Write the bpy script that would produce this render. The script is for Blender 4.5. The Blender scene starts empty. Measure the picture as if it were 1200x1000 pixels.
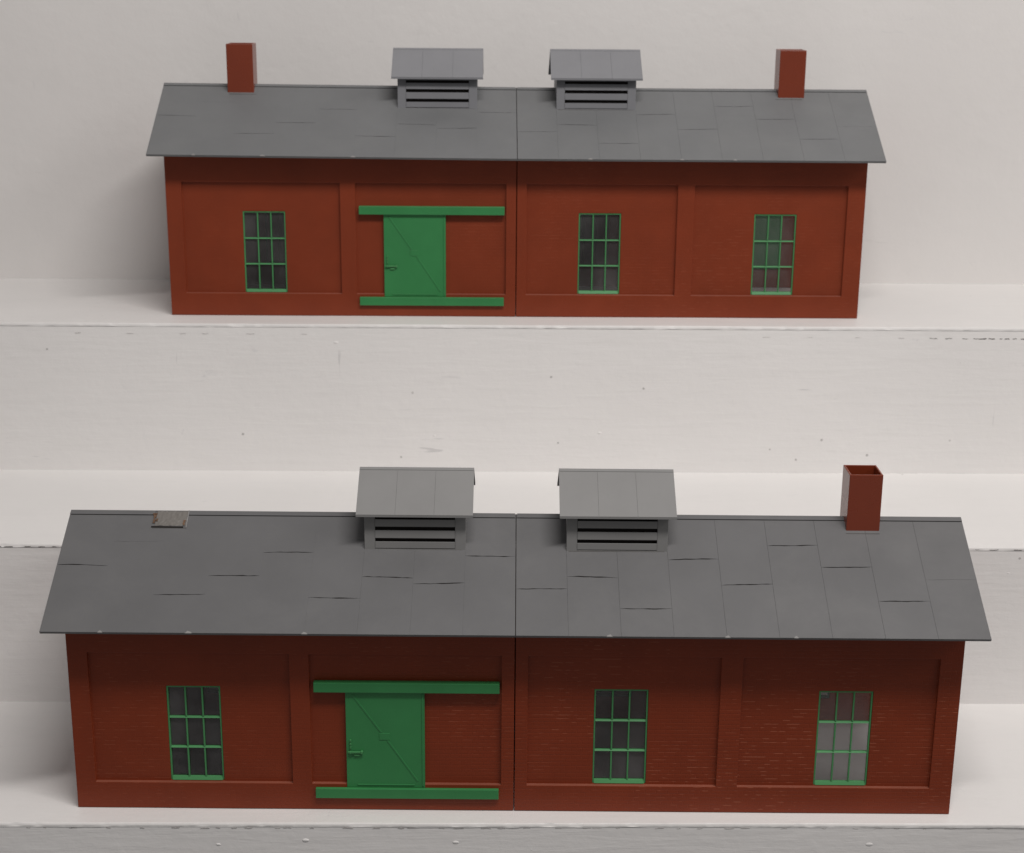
import bpy, bmesh, math, random
from mathutils import Vector, Matrix, noise
random.seed(7)
S = 0.5                      # metres per unit; one unit is the length of a model shed
D = 0.2367                   # shed depth
EY, EZ, RZ = -0.034, 0.2326, 0.3194      # eave y, eave z, ridge z
HY = D / 2
SL = (RZ - EZ) / (HY - EY)
scene = bpy.context.scene
col = scene.collection

# ------------------------------------------------------------------ materials
def mat(name):
    m = bpy.data.materials.new(name); m.use_nodes = True
    nt = m.node_tree; b = nt.nodes['Principled BSDF']
    return m, nt, b
def N(nt, t, **kw):
    n = nt.nodes.new(t)
    for k, v in kw.items():
        if k in n.inputs: n.inputs[k].default_value = v
        else: setattr(n, k, v)
    return n
def coords(nt, scale=(1, 1, 1), rand=False):
    tc = N(nt, 'ShaderNodeTexCoord'); mp = N(nt, 'ShaderNodeMapping')
    mp.inputs['Scale'].default_value = [s / S for s in scale]
    nt.links.new(tc.outputs['Object'], mp.inputs['Vector'])
    return mp.outputs['Vector']
def ramp(nt, src, stops):
    r = N(nt, 'ShaderNodeValToRGB'); cr = r.color_ramp
    while len(cr.elements) < len(stops): cr.elements.new(0.5)
    for e, (p, c) in zip(cr.elements, stops):
        e.position = p; e.color = (c[0], c[1], c[2], 1) if hasattr(c, '__len__') else (c, c, c, 1)
    nt.links.new(src, r.inputs['Fac']); return r.outputs['Color']
def mix(nt, fac, a, b, mode='MIX'):
    m = N(nt, 'ShaderNodeMix', data_type='RGBA', blend_type=mode)
    for sock, v in ((m.inputs[0], fac), (m.inputs[6], a), (m.inputs[7], b)):
        if hasattr(v, 'default_value'): nt.links.new(v, sock)
        else: sock.default_value = v if not hasattr(v, '__len__') else (v[0], v[1], v[2], 1)
    return m.outputs[2]
def mth(nt, op, a, b=None, c=None):
    m = N(nt, 'ShaderNodeMath', operation=op)
    for i, v in enumerate((a, b, c)):
        if v is None: continue
        if hasattr(v, 'default_value'): nt.links.new(v, m.inputs[i])
        else: m.inputs[i].default_value = v
    return m.outputs[0]
def noi(nt, vec, scale, detail=3, rough=.55, dist=0):
    n = N(nt, 'ShaderNodeTexNoise'); n.inputs['Scale'].default_value = scale
    n.inputs['Detail'].default_value = detail; n.inputs['Roughness'].default_value = rough
    n.inputs['Distortion'].default_value = dist
    nt.links.new(vec, n.inputs['Vector']); return n.outputs['Fac']
def bump(nt, b, h, strength, dist, prev=None):
    n = N(nt, 'ShaderNodeBump'); n.inputs['Strength'].default_value = strength
    n.inputs['Distance'].default_value = dist * S
    nt.links.new(h, n.inputs['Height'])
    if prev is not None: nt.links.new(prev, n.inputs['Normal'])
    nt.links.new(n.outputs[0], b.inputs['Normal']); return n.outputs[0]

def paint(name, base, warm=(1, 1, 1), stroke=1.0, speck=1.0, rough=.5):
    """white brushed wall paint: long strokes, lumps, scuffs and small dark specks"""
    m, nt, b = mat(name)
    v = coords(nt)
    vs = coords(nt, (1.6, 9, 16)) if stroke else coords(nt, (3, 3, 3))
    big = noi(nt, v, 2.2, 4, .6); strokes = noi(nt, vs, 5.5, 5, .6, .3); fine = noi(nt, v, 55, 3, .6)
    c0 = tuple(base * w for w in warm)
    c = mix(nt, ramp(nt, big, [(.3, 0), (.7, 1)]), tuple(x * .94 for x in c0), c0)
    c = mix(nt, mth(nt, 'MULTIPLY', ramp(nt, strokes, [(.52, 0), (.72, 1)]), .25), c, tuple(x * .9 for x in c0))
    # grey scuffs
    sc = noi(nt, coords(nt, (5, 9, 11)), 3.4, 6, .72, .6)
    c = mix(nt, mth(nt, 'MULTIPLY', ramp(nt, sc, [(.66, 0), (.76, 1)]), .35 * speck), c, (.47, .47, .50))
    # tiny dark specks
    vo = N(nt, 'ShaderNodeTexVoronoi'); vo.inputs['Scale'].default_value = 26; vo.inputs['Randomness'].default_value = 1
    nt.links.new(v, vo.inputs['Vector'])
    wob = mth(nt, 'ADD', vo.outputs['Distance'], mth(nt, 'MULTIPLY', mth(nt, 'SUBTRACT', noi(nt, v, 240, 2), .5), .06))
    dot = ramp(nt, wob, [(.035, 1), (.055, 0)])
    sel = ramp(nt, vo.outputs['Color'], [(.80, 0), (.84, 1)])
    c = mix(nt, mth(nt, 'MULTIPLY', mth(nt, 'MULTIPLY', dot, sel), .55 * speck), c, (.28, .26, .25))
    # hairline scratches and a mild warm drift
    for sc3, rot in (((70, 70, 9), .5), ((9, 9, 85), .2)):
        hs = noi(nt, coords(nt, sc3), 1.0, 2, .5, .8)
        gate = ramp(nt, noi(nt, v, 7 + rot * 9, 2), [(.60, 0), (.68, 1)])
        c = mix(nt, mth(nt, 'MULTIPLY', mth(nt, 'MULTIPLY', ramp(nt, hs, [(.70, 0), (.74, 1)]), gate), .35 * speck), c, (.40, .39, .40))
    nt.links.new(c, b.inputs['Base Color'])
    b.inputs['Roughness'].default_value = rough; b.inputs['Specular IOR Level'].default_value = .3
    n1 = bump(nt, b, strokes, .55 if stroke else .3, .0011)
    n2 = bump(nt, b, fine, .5, .0009, n1)
    lump = ramp(nt, noi(nt, v, 17, 2), [(.64, 0), (.78, 1)])
    bump(nt, b, lump, .28, .0009, n2)
    return m
M = {}
M['tread'] = paint('shelf_paint', .77, (1, .982, .965), 1, 1.0, .45)
M['riser'] = paint('riser_paint', .83, (1, .98, .965), 1, 1.1, .5)
M['wall'] = paint('wall_paint', .75, (1, .975, .955), 0, 1.0, .6)

def plastic(name, c, rough, var=.12, spec=.5, lump=.25, dust=.0, dustcol=(.5, .48, .45)):
    m, nt, b = mat(name); v = coords(nt)
    f = noi(nt, v, 14, 5, .6)
    cc = mix(nt, ramp(nt, f, [(.3, 0), (.7, 1)]), tuple(x * (1 - var) for x in c), tuple(x * (1 + var) for x in c))
    if dust:
        d = noi(nt, coords(nt, (1, 1, 1.6)), 7, 6, .7, .4)
        cc = mix(nt, mth(nt, 'MULTIPLY', ramp(nt, d, [(.5, 0), (.8, 1)]), dust), cc, dustcol)
    nt.links.new(cc, b.inputs['Base Color'])
    rr = N(nt, 'ShaderNodeMapRange'); rr.inputs['To Min'].default_value = rough - .07; rr.inputs['To Max'].default_value = rough + .09
    nt.links.new(noi(nt, v, 30, 4), rr.inputs['Value']); nt.links.new(rr.outputs[0], b.inputs['Roughness'])
    b.inputs['Specular IOR Level'].default_value = spec
    bump(nt, b, noi(nt, v, 45, 3), lump, .0008)
    return m, nt, b, v
def brick(name, c, amt_left, amt_right):
    m, nt, b, v = plastic(name, c, .40, .08, .28, .15, .04, (.30, .11, .06))
    # bricks laid in the x-z plane, a raised face with softened joints
    sx = N(nt, 'ShaderNodeSeparateXYZ'); nt.links.new(v, sx.inputs[0])
    cx = N(nt, 'ShaderNodeCombineXYZ'); nt.links.new(mth(nt, 'ADD', sx.outputs[0], sx.outputs[1]), cx.inputs[0]); nt.links.new(sx.outputs[2], cx.inputs[1])
    br = N(nt, 'ShaderNodeTexBrick')
    for k, val in (('Scale', 1.0), ('Brick Width', .0125), ('Row Height', .0046), ('Mortar Size', .0006), ('Mortar Smooth', .6)):
        br.inputs[k].default_value = val
    nt.links.new(cx.outputs[0], br.inputs['Vector'])
    h = mth(nt, 'SUBTRACT', 1.0, br.outputs['Fac'])
    # moulding is crisper towards the right half
    side = ramp(nt, mth(nt, 'ADD', sx.outputs[0], .5), [(.30, amt_left), (.42, amt_right)])
    pat = ramp(nt, noi(nt, v, 9, 4, .65), [(.35, .25), (.65, 1)])
    h = mth(nt, 'MULTIPLY', h, mth(nt, 'MULTIPLY', side, pat))
    prev = [n for n in nt.nodes if n.type == 'BUMP'][-1].outputs[0]
    bump(nt, b, h, .45, .0005, prev)
    # highlights on the upper lips of single bricks, painted as lighter dashes
    up = mth(nt, 'FRACT', mth(nt, 'DIVIDE', sx.outputs[2], .0046))
    lip = ramp(nt, up, [(.0, .0), (.74, .0), (.84, 1), (.97, 1), (1.0, 0)])
    glint = ramp(nt, noi(nt, coords(nt, (80, 80, 217)), 1.0, 1), [(.56, 0), (.61, 1)])
    area = ramp(nt, noi(nt, v, 6, 3), [(.42, 0), (.62, 1)])
    w = mth(nt, 'MULTIPLY', mth(nt, 'MULTIPLY', lip, glint), mth(nt, 'MULTIPLY', area, side))
    old = b.inputs['Base Color'].links[0].from_socket
    nt.links.new(mix(nt, mth(nt, 'MULTIPLY', w, .36), old, (.46, .17, .10)), b.inputs['Base Color'])
    return m
RED = (.175, .030, .013)
M['brick_front'] = brick('red_brick_plastic', (.200, .032, .010), .35, 1.0)
M['brick_rear'] = brick('red_brick_plastic_pale', (.205, .036, .013), .10, .35)
M['ledge_red'] = plastic('paler_red_edge', (.235, .075, .046), .4, .15, .4, .3)[0]
M['inside'] = M['brick_front']
M['chimney'] = plastic('chimney_plastic', (.185, .032, .012), .27, .08, .6, .2)[0]
M['roof'] = plastic('roof_grey_plastic', (.122, .122, .125), .50, .06, .4, .3, .32, (.185, .183, .18))[0]
M['roof_rear'] = plastic('roof_pale_grey_plastic', (.146, .150, .154), .50, .05, .4, .3, .25, (.20, .20, .195))[0]
M['vent'] = plastic('vent_grey_plastic', (.225, .224, .222), .5, .04, .4, .2, .08, (.28, .27, .25))[0]
M['vent_rear'] = plastic('vent_blue_grey_plastic', (.205, .208, .222), .5, .04, .4, .2, .05, (.28, .27, .27))[0]
M['green'] = plastic('green_plastic', (.035, .212, .066), .42, .08, .45, .15, .05, (.12, .3, .16))[0]
M['green_pale'] = plastic('window_green_plastic', (.065, .245, .090), .5, .08, .3, .1)[0]
M['dirt_shade'] = plastic('dirt_and_shade', (.016, .013, .012), .8, .2, .2)[0]  # dirt in the roof grooves, also painted shade behind the vent louvres
M['seam'] = plastic('seam_shade', (.085, .082, .080), .7, .2, .2)[0]
M['chip'] = plastic('chipped_plastic', (.26, .255, .25), .6, .2, .3)[0]
M['glue'] = plastic('dried_glue_patch', (.165, .154, .142), .5, .08, .35, .3, .15, (.11, .10, .085))[0]
M['rust'] = plastic('orange_glue_residue', (.15, .085, .05), .5, .35, .4, .9)[0]
M['crack'] = plastic('dark_crack', (.10, .09, .085), .8, .3, .2)[0]
M['softcrack'] = plastic('paint_ridge', (.45, .43, .42), .6, .2, .2)[0]
def glass():
    m, nt, b = mat('clear_plastic_pane')
    nt.nodes.remove(b); out = nt.nodes['Material Output']
    tr = N(nt, 'ShaderNodeBsdfTransparent'); tr.inputs[0].default_value = (.96, .96, .96, 1)
    gl = N(nt, 'ShaderNodeBsdfGlossy'); gl.inputs['Roughness'].default_value = .12
    df = N(nt, 'ShaderNodeBsdfDiffuse'); df.inputs[0].default_value = (.55, .53, .53, 1)
    fr = N(nt, 'ShaderNodeFresnel'); fr.inputs[0].default_value = 1.45
    m1 = N(nt, 'ShaderNodeMixShader'); m2 = N(nt, 'ShaderNodeMixShader')
    v = coords(nt)
    nt.links.new(mth(nt, 'MULTIPLY', ramp(nt, noi(nt, v, 13, 4, .6), [(.35, .2), (.7, 1)]), .12), m1.inputs[0])
    nt.links.new(tr.outputs[0], m1.inputs[1]); nt.links.new(df.outputs[0], m1.inputs[2])
    nt.links.new(fr.outputs[0], m2.inputs[0]); nt.links.new(m1.outputs[0], m2.inputs[1]); nt.links.new(gl.outputs[0], m2.inputs[2])
    nt.links.new(m2.outputs[0], out.inputs['Surface']); return m
M['glass'] = glass()

# ------------------------------------------------------------------ helpers
def build(name, bm, m, parent=None, bevel=0, smooth=False):
    for v in bm.verts: v.co *= S
    bmesh.ops.recalc_face_normals(bm, faces=bm.faces)
    me = bpy.data.meshes.new(name); bm.to_mesh(me); bm.free()
    o = bpy.data.objects.new(name, me); col.objects.link(o)
    for mm in (m if isinstance(m, (list, tuple)) else [m]): me.materials.append(mm)
    if smooth:
        for p in me.polygons: p.use_smooth = True
    if bevel:
        bv = o.modifiers.new('bevel', 'BEVEL'); bv.width = bevel * S; bv.segments = 2
        bv.limit_method = 'ANGLE'; bv.angle_limit = math.radians(35)
    if parent: o.parent = parent
    return o
def box(bm, x0, x1, y0, y1, z0, z1, mi=0, tilt=0.0, taper=0.0):
    """tilt: the top edge leans towards +y by this much"""
    vs = [bm.verts.new((x, y + (tilt if z == z1 else 0), z)) for z in (z0, z1) for y in (y0, y1) for x in (x0, x1)]
    for f in ((0, 1, 3, 2), (4, 6, 7, 5), (0, 4, 5, 1), (2, 3, 7, 6), (0, 2, 6, 4), (1, 5, 7, 3)):
        fc = bm.faces.new([vs[i] for i in f]); fc.material_index = mi
def prism(bm, poly, fn0, fn1, mi=0):
    """solid between two images of one polygon"""
    a = [bm.verts.new(fn0(p)) for p in poly]; b = [bm.verts.new(fn1(p)) for p in poly]
    f = bm.faces.new(a); f.material_index = mi; f = bm.faces.new(b[::-1]); f.material_index = mi
    n = len(poly)
    for i in range(n):
        f = bm.faces.new([a[i], a[(i + 1) % n], b[(i + 1) % n], b[i]]); f.material_index = mi
def relief(cells_x, cells_z, level, back):
    """solid panel in the x-z plane; level(x,z) gives the front y or None for an opening"""
    bm = bmesh.new(); V = {}
    def v(x, y, z):
        k = (round(x, 6), round(y, 6), round(z, 6))
        if k not in V: V[k] = bm.verts.new(k)
        return V[k]
    nx, nz = len(cells_x) - 1, len(cells_z) - 1
    L = [[level((cells_x[i] + cells_x[i + 1]) / 2, (cells_z[j] + cells_z[j + 1]) / 2) for j in range(nz)] for i in range(nx)]
    def get(i, j): return L[i][j] if 0 <= i < nx and 0 <= j < nz else None
    for i in range(nx):
        for j in range(nz):
            l = L[i][j]
            if l is None: continue
            x0, x1, z0, z1 = cells_x[i], cells_x[i + 1], cells_z[j], cells_z[j + 1]
            bm.faces.new([v(x0, l, z0), v(x1, l, z0), v(x1, l, z1), v(x0, l, z1)])
            bm.faces.new([v(x0, back, z0), v(x0, back, z1), v(x1, back, z1), v(x1, back, z0)])
            for (di, dj, a, b) in ((-1, 0, (x0, z0), (x0, z1)), (1, 0, (x1, z0), (x1, z1)), (0, -1, (x0, z0), (x1, z0)), (0, 1, (x0, z1), (x1, z1))):
                o = get(i + di, j + dj); o = back if o is None else o
                if o > l + 1e-6:
                    bm.faces.new([v(a[0], l, a[1]), v(b[0], l, b[1]), v(b[0], o, b[1]), v(a[0], o, a[1])])
    return bm
def empty(name, loc, rz, label, cat, group=None):
    o = bpy.data.objects.new(name, None); col.objects.link(o); o.empty_display_size = .02
    o.location = [c * S for c in loc]; o.rotation_euler = (0, 0, rz)
    o['label'] = label; o['category'] = cat
    if group: o['group'] = group
    return o

# ------------------------------------------------------------------ the model shed
WIN = [-.362, .120, .373]
WW, WZ0, WZ1 = .0305, .0335, .1512           # window half width and heights
BAYS = [(-.4775, -.2525), (-.2305, -.0150), (.0145, .2305), (.2548, .4745)]
PL, FR, WT, TOP = .0325, .193, .009, .2475
def shed_wall(parent, half, windows, m, flip=False):
    x0, x1 = (-.5, -.0006) if half < 0 else (.0006, .5)
    bays = [b for b in BAYS if (b[0] < 0) == (half < 0)]
    ws = [w for w in windows if (w < 0) == (half < 0)]
    xs = sorted(set([x0, x1] + [e for b in bays for e in b] + [e for w in ws for e in (w - WW, w + WW)]))
    zs = sorted(set([0, PL, WZ0, WZ1, FR, TOP]))
    def lev(x, z):
        for w in ws:
            if abs(x - w) < WW and WZ0 < z < WZ1: return None
        for a, b in bays:
            if a < x < b and PL < z < FR: return .0042
        return 0.0
    bm = relief(xs, zs, lev, WT)
    if flip:
        for v in bm.verts: v.co = Vector((-v.co.x, D - v.co.y, v.co.z))
    bmesh.ops.recalc_face_normals(bm, faces=bm.faces)
    for f in bm.faces:      # paler red on the upper edge of the plinth
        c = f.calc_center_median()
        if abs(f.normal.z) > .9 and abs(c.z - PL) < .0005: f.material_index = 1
    return build('front_wall' if not flip else 'back_wall', bm, [m, M['ledge_red']], parent, bevel=.0006)
def window(parent, xc, flip=False):
    f = bmesh.new(); a, b = xc - WW + .0002, xc + WW - .0002
    y0, y1 = .0050, .0084; t = .0017
    z0, z1 = WZ0 + .0002, WZ1 - .0002
    box(f, a, a + t, y0, y1, z0, z1); box(f, b - t, b, y0, y1, z0, z1)
    box(f, a + t, b - t, y0, y1, z1 - t, z1); box(f, a + t, b - t, y0 - .0012, y1 - .0024, z0, z0 + .0040, tilt=.0024)
    for k in (1, 2):
        zc = z0 + .0036 + (z1 - t - z0 - .0036) * k / 3
        box(f, a + t, b - t, y0 + .0002, y1 - .0004, zc - .0008, zc + .0008, tilt=.0014)
    xb = [a + t]
    for k in (1, 2):
        xcn = a + t + (b - a - 2 * t) * k / 3
        # vertical bars stop at the horizontal ones
        zz = [z0 + .0036] + [z0 + .0036 + (z1 - t - z0 - .0036) * j / 3 for j in (1, 2)] + [z1 - t]
        for j in range(3):
            box(f, xcn - .0009, xcn + .0009, y0 + .0006, y1 - .0008, zz[j] + (.0010 if j else 0), zz[j + 1] - (.0010 if j < 2 else 0))
    g = bmesh.new(); box(g, a + .0005, b - .0005, y1 + .0001, y1 + .0006, z0 + .0005, z1 - .0005)
    if flip:
        for bm in (f, g):
            for v in bm.verts: v.co = Vector((-v.co.x, D - v.co.y, v.co.z))
    w = build('window', f, M['green_pale'], parent, bevel=.0002)
    build('pane', g, M['glass'], w)
def door(parent, flip=False, dx=0.0):
    d = bmesh.new(); x0, x1, z0, z1 = -.1905 + dx, -.1015 + dx, .0288, .1484
    box(d, x0, x1, -.0008, .0034, z0, z1)
    # raised diagonal brace, mid rail plate and bottom lip
    def bar(xa, za, xb, zb, w, h):
        dr = Vector((xb - xa, 0, zb - za)).normalized(); n = Vector((-dr.z, 0, dr.x)) * w / 2
        pts = [Vector((xa, 0, za)) + n, Vector((xb, 0, zb)) + n, Vector((xb, 0, zb)) - n, Vector((xa, 0, za)) - n]
        prism(d, pts, lambda p: (p.x, -.0006, p.z), lambda p: (p.x, -.0008 - h, p.z))
    bar(x0 + .008, z1 - .004, x0 + .040, .098, .0022, .0005)
    bar(x0 + .047, .088, x1 - .008, z0 + .008, .0022, .0005)
    bar(x0 + .0375, .093, x0 + .0495, .093, .0085, .0006)
    bar(x0 + .012, z0 + .0035, x1 - .012, z0 + .0035, .0016, .0008)
    bar(x1 - .0022, z0 + .002, x1 - .0022, z1 - .002, .0020, .0007)
    h = bmesh.new()
    box(h, x0 + .0020, x0 + .0185, -.0036, -.0018, .0728, .0748)
    box(h, x0 + .0040, x0 + .0054, -.0045, -.0008, .0726, .0750)
    box(h, x0 + .0165, x0 + .0190, -.0042, -.0008, .0724, .0754)
    for zz in (.0785, .0825, .0870): box(h, x0 + .0042, x0 + .0058, -.0028, -.0008, zz, zz + .0022)
    box(h, x0 + .0046, x0 + .0054, -.0020, -.0008, .0760, .0880)
    box(h, x0 + .0090, x0 + .0150, -.0026, -.0008, .0690, .0712)
    r = []
    for (a, b, c, e) in ((-.2255 + dx, -.0172 + dx, .1486, .1604), (-.2262 + dx, -.0175 + dx, .0164, .0286)):
        t = bmesh.new(); box(t, a, b, -.0048, .0036 if c > .1 else -.0002, c, e); r.append(t)
    for bm in [d, h] + r:
        if flip:
            for v in bm.verts: v.co = Vector((-v.co.x, D - v.co.y, v.co.z))
    do = build('door', d, M['green'], parent, bevel=.0004)
    build('latch', h, M['green_pale'], do, bevel=.0002)
    for t in r: build('door_rail', t, M['green'], parent, bevel=.0006)
def end_wall(parent, side, m):
    bm = bmesh.new(); ya, yb = WT + .0003, D - WT - .0003
    zt = lambda y: EZ + (min(y, D - y) - EY) * SL - .0048
    if side > 0:     # tall engine doorway left open
        poly = [(ya, 0), (.026, 0), (.026, .190), (.050, .208), (HY, .218), (D - .050, .208), (D - .026, .190), (D - .026, 0), (yb, 0), (yb, zt(yb)), (HY, zt(HY)), (ya, zt(ya))]
        a, b = .4935, .4995
    else:
        poly = [(ya, 0), (yb, 0), (yb, zt(yb)), (HY, zt(HY)), (ya, zt(ya))]
        a, b = -.4995, -.4935
    prism(bm, poly, lambda p: (a, p[0], p[1]), lambda p: (b, p[0], p[1]))
    return build('end_wall', bm, m, parent)
SLEN = math.hypot(HY - EY, RZ - EZ)
NRM = Vector((0, -(RZ - EZ) / SLEN, (HY - EY) / SLEN))
def rp(x, s, h=0.0, back=False):
    p = Vector((x, EY + (HY - EY) * s, EZ + (RZ - EZ) * s)) + NRM * h
    if back: p.y = D - p.y
    return p
CUT_L = [.532, .736, .300, .455, .650, .283, .452, .406, .634]
CUT_R = [.368, .468, .219, .620, .416, .745, .566, .293, .470]
def roof(parent, side, has_cap_gap, crisp, seed, lift=0.0):
    rnd = random.Random(seed); bm = bmesh.new(); T = .0034; PH = .0009
    W = .5176; x_in = .00005; fix = []
    sgn = side
    def X(u): return u if side > 0 else -u      # u measured outwards from the centre joint
    # slab: inverted V, panel sheets lie on it
    poly = [rp(0, 0, -PH), rp(0, 1, -PH), rp(0, 0, -PH, True), rp(0, 0, -T, True)]
    top = Vector((0, HY, RZ)) ; bot = Vector((0, HY, RZ - T * 1.15))
    pts = [rp(0, 0, -PH), Vector((0, HY, RZ - PH * 1.1)), rp(0, 0, -PH, True), rp(0, 0, -T, True), bot, rp(0, 0, -T)]
    prism(bm, pts, lambda p: (X(x_in), p.y, p.z), lambda p: (X(W), p.y, p.z))
    cw = .0575; cuts = CUT_R if side > 0 else CUT_L[::-1]
    capS = .957
    for back in (False, True):
        for c in range(9):
            u0 = .0005 if c == 0 else c * cw
            u1 = W if c == 8 else (c + 1) * cw
            g = (.00012 if crisp else .00008) if side > 0 else (.00004 if c < 4 else .0)
            a, b = X(u0 + (g if c else 0)), X(u1 - (g if c < 8 else 0))
            cut = cuts[c]; n = 9; gaps = []
            depth = 1.0 if crisp else .55
            faint = (side > 0 and c == 8) or (side < 0 and c == 7)
            off = rnd.uniform(-.004, .004); sl = rnd.uniform(-.012, .012)
            lo, hi = [], []
            for k in range(n + 1):
                t = k / n; x = a + (b - a) * t
                mid = cut + sl * (t - .5) + rnd.uniform(-.0015, .0015) + off * math.sin(t * 3.1)
                e = min(1, min(t, 1 - t) * 6 + .05)
                gp = (.0042 * e * rnd.uniform(.25, 1.0) * depth * (.12 if faint else 1)) + .0002
                lo.append((x, mid - gp)); hi.append((x, mid + gp))
            low = [(a, 0), (b, 0)] + lo[::-1]
            up = hi + [(b, capS), (a, capS)]
            d1, d2 = rnd.uniform(-.00004, .00004), rnd.uniform(0, .00012)
            prism(bm, low, lambda p: rp(p[0], p[1], -PH - .0001, back), lambda p: rp(p[0], p[1], d1, back))
            prism(bm, up, lambda p: rp(p[0], p[1], -PH - .0001, back), lambda p: rp(p[0], p[1], d2, back))
            if not faint:
                prism(bm, [lo[0]] + lo[1:-1] + [lo[-1]] + hi[::-1][:], lambda p: rp(p[0], p[1], -PH - .0001, back), lambda p: rp(p[0], p[1], -PH + .00045, back), 1)
        # ridge cap
        segs = [(.0012, W)]
        if has_cap_gap and not back: segs = [(.0012, .3800), (.4190, W)]
        for (u0, u1) in segs:
            prism(bm, [(X(u0), capS + .006), (X(u1), capS + .006), (X(u1), 1.0), (X(u0), 1.0)],
                  lambda p: rp(p[0], p[1], -PH - .0001, back), lambda p: rp(p[0], p[1], .0006 if p[1] < .99 else .0002, back))
            prism(bm, [(X(u0), capS), (X(u1), capS), (X(u1), capS + .006), (X(u0), capS + .006)],
                  lambda p: rp(p[0], p[1], -PH - .0001, back), lambda p: rp(p[0], p[1], -PH + .0002, back), 2)
    # dark line down the joint of the two halves
    for back in (False, True):
        prism(bm, [(X(.00005), 0), (X(.0005), 0), (X(.0005), .999), (X(.00005), .999)], lambda p: rp(p[0], p[1], -PH - .0001, back), lambda p: rp(p[0], p[1], -PH + .0003, back), 1)
    # nicks where the sprue was cut off along the eave, whiter than the rest
    for u in ([.10, .225, .315] if side > 0 else [.235, .365, .442]):
        u += rnd.uniform(-.012, .012); w = rnd.uniform(.0025, .004)
        prism(bm, [(X(u - w), .0), (X(u - w * .6), .011), (X(u + w * .3), .017), (X(u + w), .0)],
              lambda p: rp(p[0], p[1], -.0018), lambda p: rp(p[0], p[1] - .003, .0003), 3)
    # moulded pad line under the roof vent
    cx = .1150
    prism(bm, [(cx - .055, .676), (cx + .054, .679), (cx + .054, .686), (cx - .055, .684)] if side > 0 else [(-cx - .055, .684), (-cx + .054, .681), (-cx + .054, .688), (-cx - .055, .692)],
          lambda p: rp(p[0], p[1], -.0003), lambda p: rp(p[0], p[1], .00016), 2)
    prism(bm, [(X(.380), .846), (X(.419), .846), (X(.419), .853), (X(.380), .853)], lambda p: rp(p[0], p[1], -.0003), lambda p: rp(p[0], p[1], .00018), 2)
    if lift:
        for v in bm.verts: v.co.z += lift * (abs(v.co.x) / W) ** 1.2
    return build('roof', bm, [M['roof'] if crisp else M['roof_rear'], M['dirt_shade'], M['seam'], M['chip']], parent)
def glue_patch(roof_o):
    bm = bmesh.new(); rnd = random.Random(4)
    # slightly sunken square with a ragged skin of old cement
    nx, nz = 14, 10; G = {}
    for i in range(nx + 1):
        for j in range(nz + 1):
            x = -.4165 + .0355 * i / nx; s = .868 + .125 * j / nz
            G[i, j] = bm.verts.new(rp(x, s, .0004 + rnd.uniform(-.0003, .0004)))
    for i in range(nx):
        for j in range(nz): bm.faces.new([G[i, j], G[i + 1, j], G[i + 1, j + 1], G[i, j + 1]])
    for (xa, xb, sa, sb) in ((-.4200, -.4168, .888, .968), (-.4168, -.4140, .905, .925), (-.4215, -.4160, .958, .972), (-.3850, -.3822, .872, .915)):
        n = 7; pl = [(xa + rnd.uniform(0, .001), sa + (sb - sa) * k / n) for k in range(n + 1)] + [(xb + rnd.uniform(-.0012, .0005), sa + (sb - sa) * k / n) for k in range(n, -1, -1)]
        prism(bm, pl, lambda p: rp(p[0], p[1], -.0002), lambda p: rp(p[0], p[1], .0012), 1)
    prism(bm, [(-.4205, .852), (-.3835, .849), (-.3835, .862), (-.4205, .863)], lambda p: rp(p[0], p[1], -.0003), lambda p: rp(p[0], p[1], .0006), 2)
    prism(bm, [(-.3806, .85), (-.3798, .85), (-.3798, 1.0), (-.3806, 1.0)], lambda p: rp(p[0], p[1], -.0003), lambda p: rp(p[0], p[1], .0012), 3)
    o = build('glue_patch', bm, [M['glue'], M['rust'], M['dirt_shade'], M['chip']], roof_o)
    o['label'] = 'bare patch of dried glue where a chimney is missing'
def chimney(parent, xc, hgt, tilt=0.0):
    bm = bmesh.new(); h, t = .0192, .0022; zb = .2995
    o = [(-h, -h), (h, -h), (h, h), (-h, h)]; i_ = [(x * (h - t) / h, y * (h - t) / h) for x, y in o]
    def v(p, z): return bm.verts.new((xc + p[0] + tilt * (z - zb), HY + p[1], z))
    ob = [v(p, zb) for p in o]; ot = [v(p, hgt) for p in o]; it = [v(p, hgt) for p in i_]; ib = [v(p, zb) for p in i_]
    for k in range(4):
        n = (k + 1) % 4
        bm.faces.new([ob[k], ob[n], ot[n], ot[k]]); bm.faces.new([ot[k], ot[n], it[n], it[k]])
        bm.faces.new([it[k], it[n], ib[n], ib[k]]); bm.faces.new([ib[k], ib[n], ob[n], ob[k]])
    # foot lip at the front
    s = .0006
    return build('chimney', bm, M['chimney'], parent, bevel=.0006)
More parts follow.
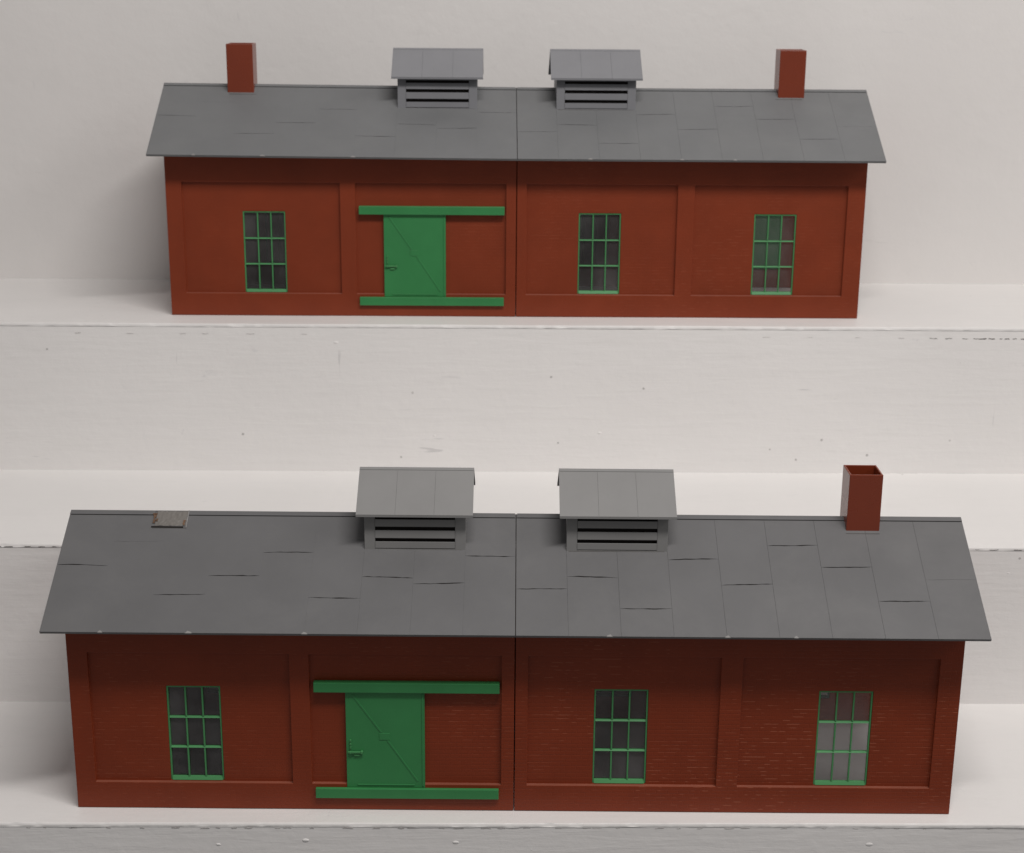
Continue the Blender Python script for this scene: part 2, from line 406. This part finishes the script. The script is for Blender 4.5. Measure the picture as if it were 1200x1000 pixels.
def vent(parent, xc, m, tz=0.0):
    """louvred roof ventilator with its own gable roof"""
    y0, y1 = .0700, D - .0700
    zb = .2880; zt = .3430
    w = .0575; lw = .0455; bm = bmesh.new()
    # front and back boards with a louvre opening
    lz0, lz1 = .2928, .3322
    for (ya, yb) in ((y0, y0 + .003), (y1 - .003, y1)):
        box(bm, xc - w, xc - lw, ya, yb, zb, zt); box(bm, xc + lw, xc + w, ya, yb, zb, zt)
        box(bm, xc - lw, xc + lw, ya, yb, lz1, zt); box(bm, xc - lw, xc + lw, ya, yb, zb, lz0)
    # gable ends
    pk = .3700
    for (xa, xb) in ((xc - w + .0001, xc - w + .003), (xc + w - .003, xc + w - .0001)):
        prism(bm, [(y0 + .003, zb), (y1 - .003, zb), (y1 - .003, zt), (HY, pk), (y0 + .003, zt)], lambda p: (xa, p[0], p[1]), lambda p: (xb, p[0], p[1]))
    # added dark sheets behind the louvres stand in for shade in the hollow
    vo = build('roof_vent', bm, m, parent, bevel=.0003)
    for (ya, sg) in ((y0, 1), (y1, -1)):
        for k, (za, zc) in enumerate(((.2938, .3012), (.3059, .3149), (.3196, .3282))):
            b2 = bmesh.new()
            if sg > 0: box(b2, xc - lw + .0002, xc + lw - .0002, ya - .0004, ya + .0012, za, zc)
            else: box(b2, xc - lw + .0002, xc + lw - .0002, ya - .0012, ya + .0004, za, zc)
            build('louvre', b2, m, vo)
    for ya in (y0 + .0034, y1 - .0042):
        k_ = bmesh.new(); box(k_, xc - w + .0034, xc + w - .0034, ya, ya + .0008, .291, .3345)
        build('shade_sheet', k_, M['dirt_shade'], vo)
    r = bmesh.new(); e0, ez, rw, th = .0600, .3365, .0660, .0022
    rz = .3742
    pts = [(e0, ez), (HY, rz), (D - e0, ez), (D - e0, ez - th), (HY, rz - th * 1.25), (e0, ez - th)]
    prism(r, pts, lambda p: (xc - rw, p[0], p[1]), lambda p: (xc + rw, p[0], p[1]))
    ang = (rz - ez) / (HY - e0)
    def vp(x, s, h, back=False):
        y = e0 + (HY - e0) * s; z = ez + (rz - ez) * s + h
        return Vector((x, D - y if back else y, z))
    for back in (False, True):
        for k in range(3):
            xa = xc - rw + 2 * rw * k / 3 + (.0002 if k else 0); xb = xc - rw + 2 * rw * (k + 1) / 3 - (.0002 if k < 2 else 0)
            prism(r, [(xa, 0.0), (xb, 0.0), (xb, .935), (xa, .935)], lambda p: vp(p[0], p[1], -.0001, back), lambda p: vp(p[0], p[1], .0007, back))
        prism(r, [(xc - rw, .945), (xc + rw, .945), (xc + rw, 1.0), (xc - rw, 1.0)], lambda p: vp(p[0], p[1], -.0001, back), lambda p: vp(p[0], p[1], .0008, back))
    build('vent_roof', r, m, vo)
    return vo
def shed(name, loc, rz, label, chimneys, brickm, ventm, gap, crisp, lift, back_door):
    root = empty(name, loc, rz, label, 'model building', 'model engine sheds on the white shelves')
    for h in (-1, 1):
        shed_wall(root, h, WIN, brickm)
    bw = [-.120, .362] + ([] if back_door else [-.373])
    for h in (-1, 1):
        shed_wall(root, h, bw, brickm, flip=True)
    for x in WIN: window(root, x)
    for x in bw: window(root, x, flip=True)
    door(root)
    if back_door: back_inner_door(root)
    for s in (-1, 1): end_wall(root, s, brickm)
    rl = roof(root, -1, gap, crisp, 3, lift); rr = roof(root, 1, False, crisp, 5)
    if gap: glue_patch(rl)
    for (x, z, t) in chimneys: chimney(rl if x < 0 else rr, x, z, t)
    vent(root, -.1148, ventm); vent(root, .1150, ventm)
    return root
def back_inner_door(root):
    """green sliding door in the far wall, seen from inside through the right window"""
    d = bmesh.new(); box(d, .306, .422, D - .0105 - .0016, D - WT - .0002, .0306, .152)
    build('door', d, M['green'], root, bevel=.0004)

# measured placement: camera and shelves were solved together
h1, h2, dA, dB, dC, ye = .2201, .2194, .3063, .3078, .3267, -.0281
shed('model_building', (0, 0, .0007), -.0135, 'dark red model shed with one chimney and a bare glue patch, on the lower shelf',
     [(.4000, .3762, -.0)], M['brick_front'], M['vent'], True, True, 0.0, False)
shed('model_building', (.0073, .6427, h1 + h2 + .0004), .0006, 'red model shed with two chimneys, on the upper shelf against the wall',
     [(-.4028, .3795, 0), (.4033, .3765, 0)], M['brick_rear'], M['vent_rear'], False, False, .0028, True)

# ------------------------------------------------------------------ stepped shelves and wall
XL, XR = -1.15, 1.15
shelf = empty('stepped_shelf', (0, ye, 0), 0, 'white painted stepped wooden shelves carrying the two red model sheds', 'shelf')
def nz(x, s, k): return noise.noise(Vector((x * s, k * 7.3, 1.7)))
def strip(bm, pts, mi, plane_y, w, rnd, thick=.0003):
    """ragged thin line on a vertical face; pts in x,z"""
    up = [(x, z + w * rnd.uniform(.2, 1)) for x, z in pts]; dn = [(x, z - w * rnd.uniform(.2, 1)) for x, z in pts]
    prism(bm, up + dn[::-1], lambda p: (p[0], plane_y + .0006, p[1]), lambda p: (p[0], plane_y - thick, p[1]), mi)
def crk(bm, rnd, xa, xb, z, y, w, mi, brk=.0):
    x = xa
    while x < xb:
        L = rnd.uniform(.003, .012)
        pts = [(x + L * k / 4, z + rnd.uniform(-.0005, .0005)) for k in range(5)]
        strip(bm, pts, mi, y, w, rnd); x += L + rnd.uniform(.002, .014) * brk
def tread(y0, depth, z, seed, th=.018, cracks=()):
    """board with a worn, uneven front edge"""
    bm = bmesh.new(); n = 900; r = .0022
    prof = [(0.0010, -th), (0, -th + .0012), (0, -r), (r * .3, -r * .3), (r, 0), (r + .004, .0), (depth * .5, 0), (depth, 0), (depth, -th)]
    rows = []
    for i in range(n + 1):
        x = XL + (XR - XL) * i / n; row = []
        w1 = nz(x, 3, seed) * .0010 + nz(x, 25, seed) * .0004
        w2 = max(0, nz(x, 60, seed + 3) - .12) * .0028 + nz(x, 140, seed + 5) * .0003
        for k, (py, pz) in enumerate(prof):
            dy = w1 if k <= 5 else 0; dz = 0
            if k in (2, 3): dy += w2 * .6; dz -= w2 * .5
            if k == 1: dy -= abs(nz(x, 90, seed + 8)) * .0003; dz += nz(x, 50, seed + 11) * .0008
            if k in (4, 5): dz += nz(x, 9, seed + 2) * .0004
            row.append(bm.verts.new((x, y0 - ye + py + dy, z + pz + dz)))
        rows.append(row)
    for a, b in zip(rows, rows[1:]):
        for k in range(len(prof) - 1):
            f = bm.faces.new([a[k], b[k], b[k + 1], a[k + 1]])
    bm.faces.new(rows[0]); bm.faces.new(rows[-1][::-1])
    rnd = random.Random(seed + 20)
    for c in cracks: crk(bm, rnd, c[0], c[1], z + c[2], y0 - ye, *c[3:])
    o = build('tread', bm, [M['tread'], M['crack'], M['softcrack']], shelf)
    return o
def riser(y, z0, z1, seed, marks=()):
    bm = bmesh.new(); yy = y - ye; nx = 230; nzv = 12; G = {}
    for i in range(nx + 1):
        for j in range(nzv + 1):
            x = XL + (XR - XL) * i / nx; z = z0 + (z1 - z0) * j / nzv
            G[i, j] = bm.verts.new((x, yy + .0001 + noise.noise(Vector((x * 4, z * 9, seed))) * .0007, z))
    for i in range(nx):
        for j in range(nzv): bm.faces.new([G[i, j], G[i + 1, j], G[i + 1, j + 1], G[i, j + 1]])
    rnd = random.Random(seed)
    for (x, z, r) in marks:      # paint blobs and filled nail heads
        mt = Matrix.Translation((x, yy + .0004, z)) @ Matrix.Diagonal((r * 1.5, r * .32, r * .8, 1))
        bmesh.ops.create_icosphere(bm, subdivisions=2, radius=1, matrix=mt)
    o = build('riser', bm, [M['riser'], M['crack'], M['softcrack']], shelf, smooth=True)
    return o
TH = .0055
tread(ye, dA + .012, 0, 1, TH, [(-.55, .60, -TH, .0003, 2, 3.0), (-.5, .58, -TH, .0002, 2, 14.0)])
tread(ye + dA, dB + .012, h1, 2, TH, [(-.72, -.40, -.0034, .0005, 1, 1.2), (.48, .75, -.0032, .0004, 1, 2.0)])
tread(ye + dA + dB, dC + .012, h1 + h2, 3, TH, [(.60, .70, -.016, .0005, 1, 1.4), (.67, .74, -.016, .0008, 1, .5), (.36, .58, -.0155, .0003, 2, 5.0), (-.62, -.25, -.0145, .0003, 2, 6.0)])
riser(ye, -.26, -TH + .0004, 1.0, [(-.236, -.0215, .0028), (-.066, -.024, .0026), (.405, -.026, .0034), (-.335, -.027, .002), (.02, -.033, .0018)])
riser(ye + dA, -.004, h1 - TH + .0004, 2.0, [(-.503, .198, .0032), (-.49, .196, .002), (.64, .185, .002)])
riser(ye + dA + dB, h1 - .004, h1 + h2 - TH + .0004, 3.0, [(-.250, h1 + .205 - .012, .0028), (.218, h1 + .190, .002), (.13, h1 + .06, .0022), (.17, h1 + .165, .0016), (-.11, h1 + .055, .0016)])
# wall behind
bm = bmesh.new(); yw = ye + dA + dB + dC
G = {}
for i in range(61):
    for j in range(41):
        x = -1.4 + 2.8 * i / 60; z = h1 + h2 - .03 + 1.3 * j / 40
        G[i, j] = bm.verts.new((x, yw + noise.noise(Vector((x * 2.2, z * 2.2, 4))) * .0012, z))
for i in range(60):
    for j in range(40): bm.faces.new([G[i, j], G[i + 1, j], G[i + 1, j + 1], G[i, j + 1]])
wl = build('wall', bm, M['wall'], smooth=True)
wl['kind'] = 'structure'; wl['label'] = 'plain off-white painted wall behind the shelves'

# ------------------------------------------------------------------ light
w = bpy.data.worlds.new('World'); scene.world = w; w.use_nodes = True
w.node_tree.nodes['Background'].inputs[0].default_value = (1, .975, .965, 1)
w.node_tree.nodes['Background'].inputs[1].default_value = .185
def area(name, loc, tgt, sx, sy, power, color):
    l = bpy.data.lights.new(name, 'AREA'); l.shape = 'RECTANGLE'; l.size = sx * S; l.size_y = sy * S; l.energy = power; l.color = color
    o = bpy.data.objects.new(name, l); col.objects.link(o); o.location = Vector(loc) * S
    o.rotation_euler = (Vector(tgt) * S - o.location).to_track_quat('-Z', 'Y').to_euler(); return o
area('overhead_light', (.55, -1.12, 2.95), (.1, .3, .2), 1.7, .2, 16.5, (1, .957, .928))
area('overhead_light', (3.6, -1.12, 2.95), (.3, .3, .2), 2.6, .7, 9, (1, .957, .928))  # added lamp, brightens the shed floor through the open end

# ------------------------------------------------------------------ camera
cam = bpy.data.cameras.new('camera'); co = bpy.data.objects.new('camera', cam); col.objects.link(co); scene.camera = co
p, ya, r = .2846, .0142, .0085
cp, sp, cy, sy, cr_, sr = math.cos(p), math.sin(p), math.cos(ya), math.sin(ya), math.cos(r), math.sin(r)
fwd = Vector((sy * cp, cy * cp, -sp)); r0 = Vector((cy, -sy, 0)); u0 = r0.cross(fwd)
right = cr_ * r0 + sr * u0; up = -sr * r0 + cr_ * u0
co.matrix_world = Matrix.Translation(Vector((-.0288, -1.6253, .9335)) * S) @ Matrix((right, up, -fwd)).transposed().to_4x4()
cam.sensor_width = 36; cam.lens = 1859.18 / 1200 * 36; cam.shift_y = 2.17 / 1200
cam.clip_start = .01; cam.clip_end = 50
cam.dof.use_dof = True; cam.dof.focus_distance = 1.85 * S; cam.dof.aperture_fstop = 16
scene.view_settings.view_transform = 'Standard'; scene.view_settings.look = 'None'
scene.view_settings.exposure = 0; scene.view_settings.gamma = 1
scene.render.engine = 'CYCLES'
scene.cycles.max_bounces = 10; scene.cycles.diffuse_bounces = 5; scene.cycles.transparent_max_bounces = 16
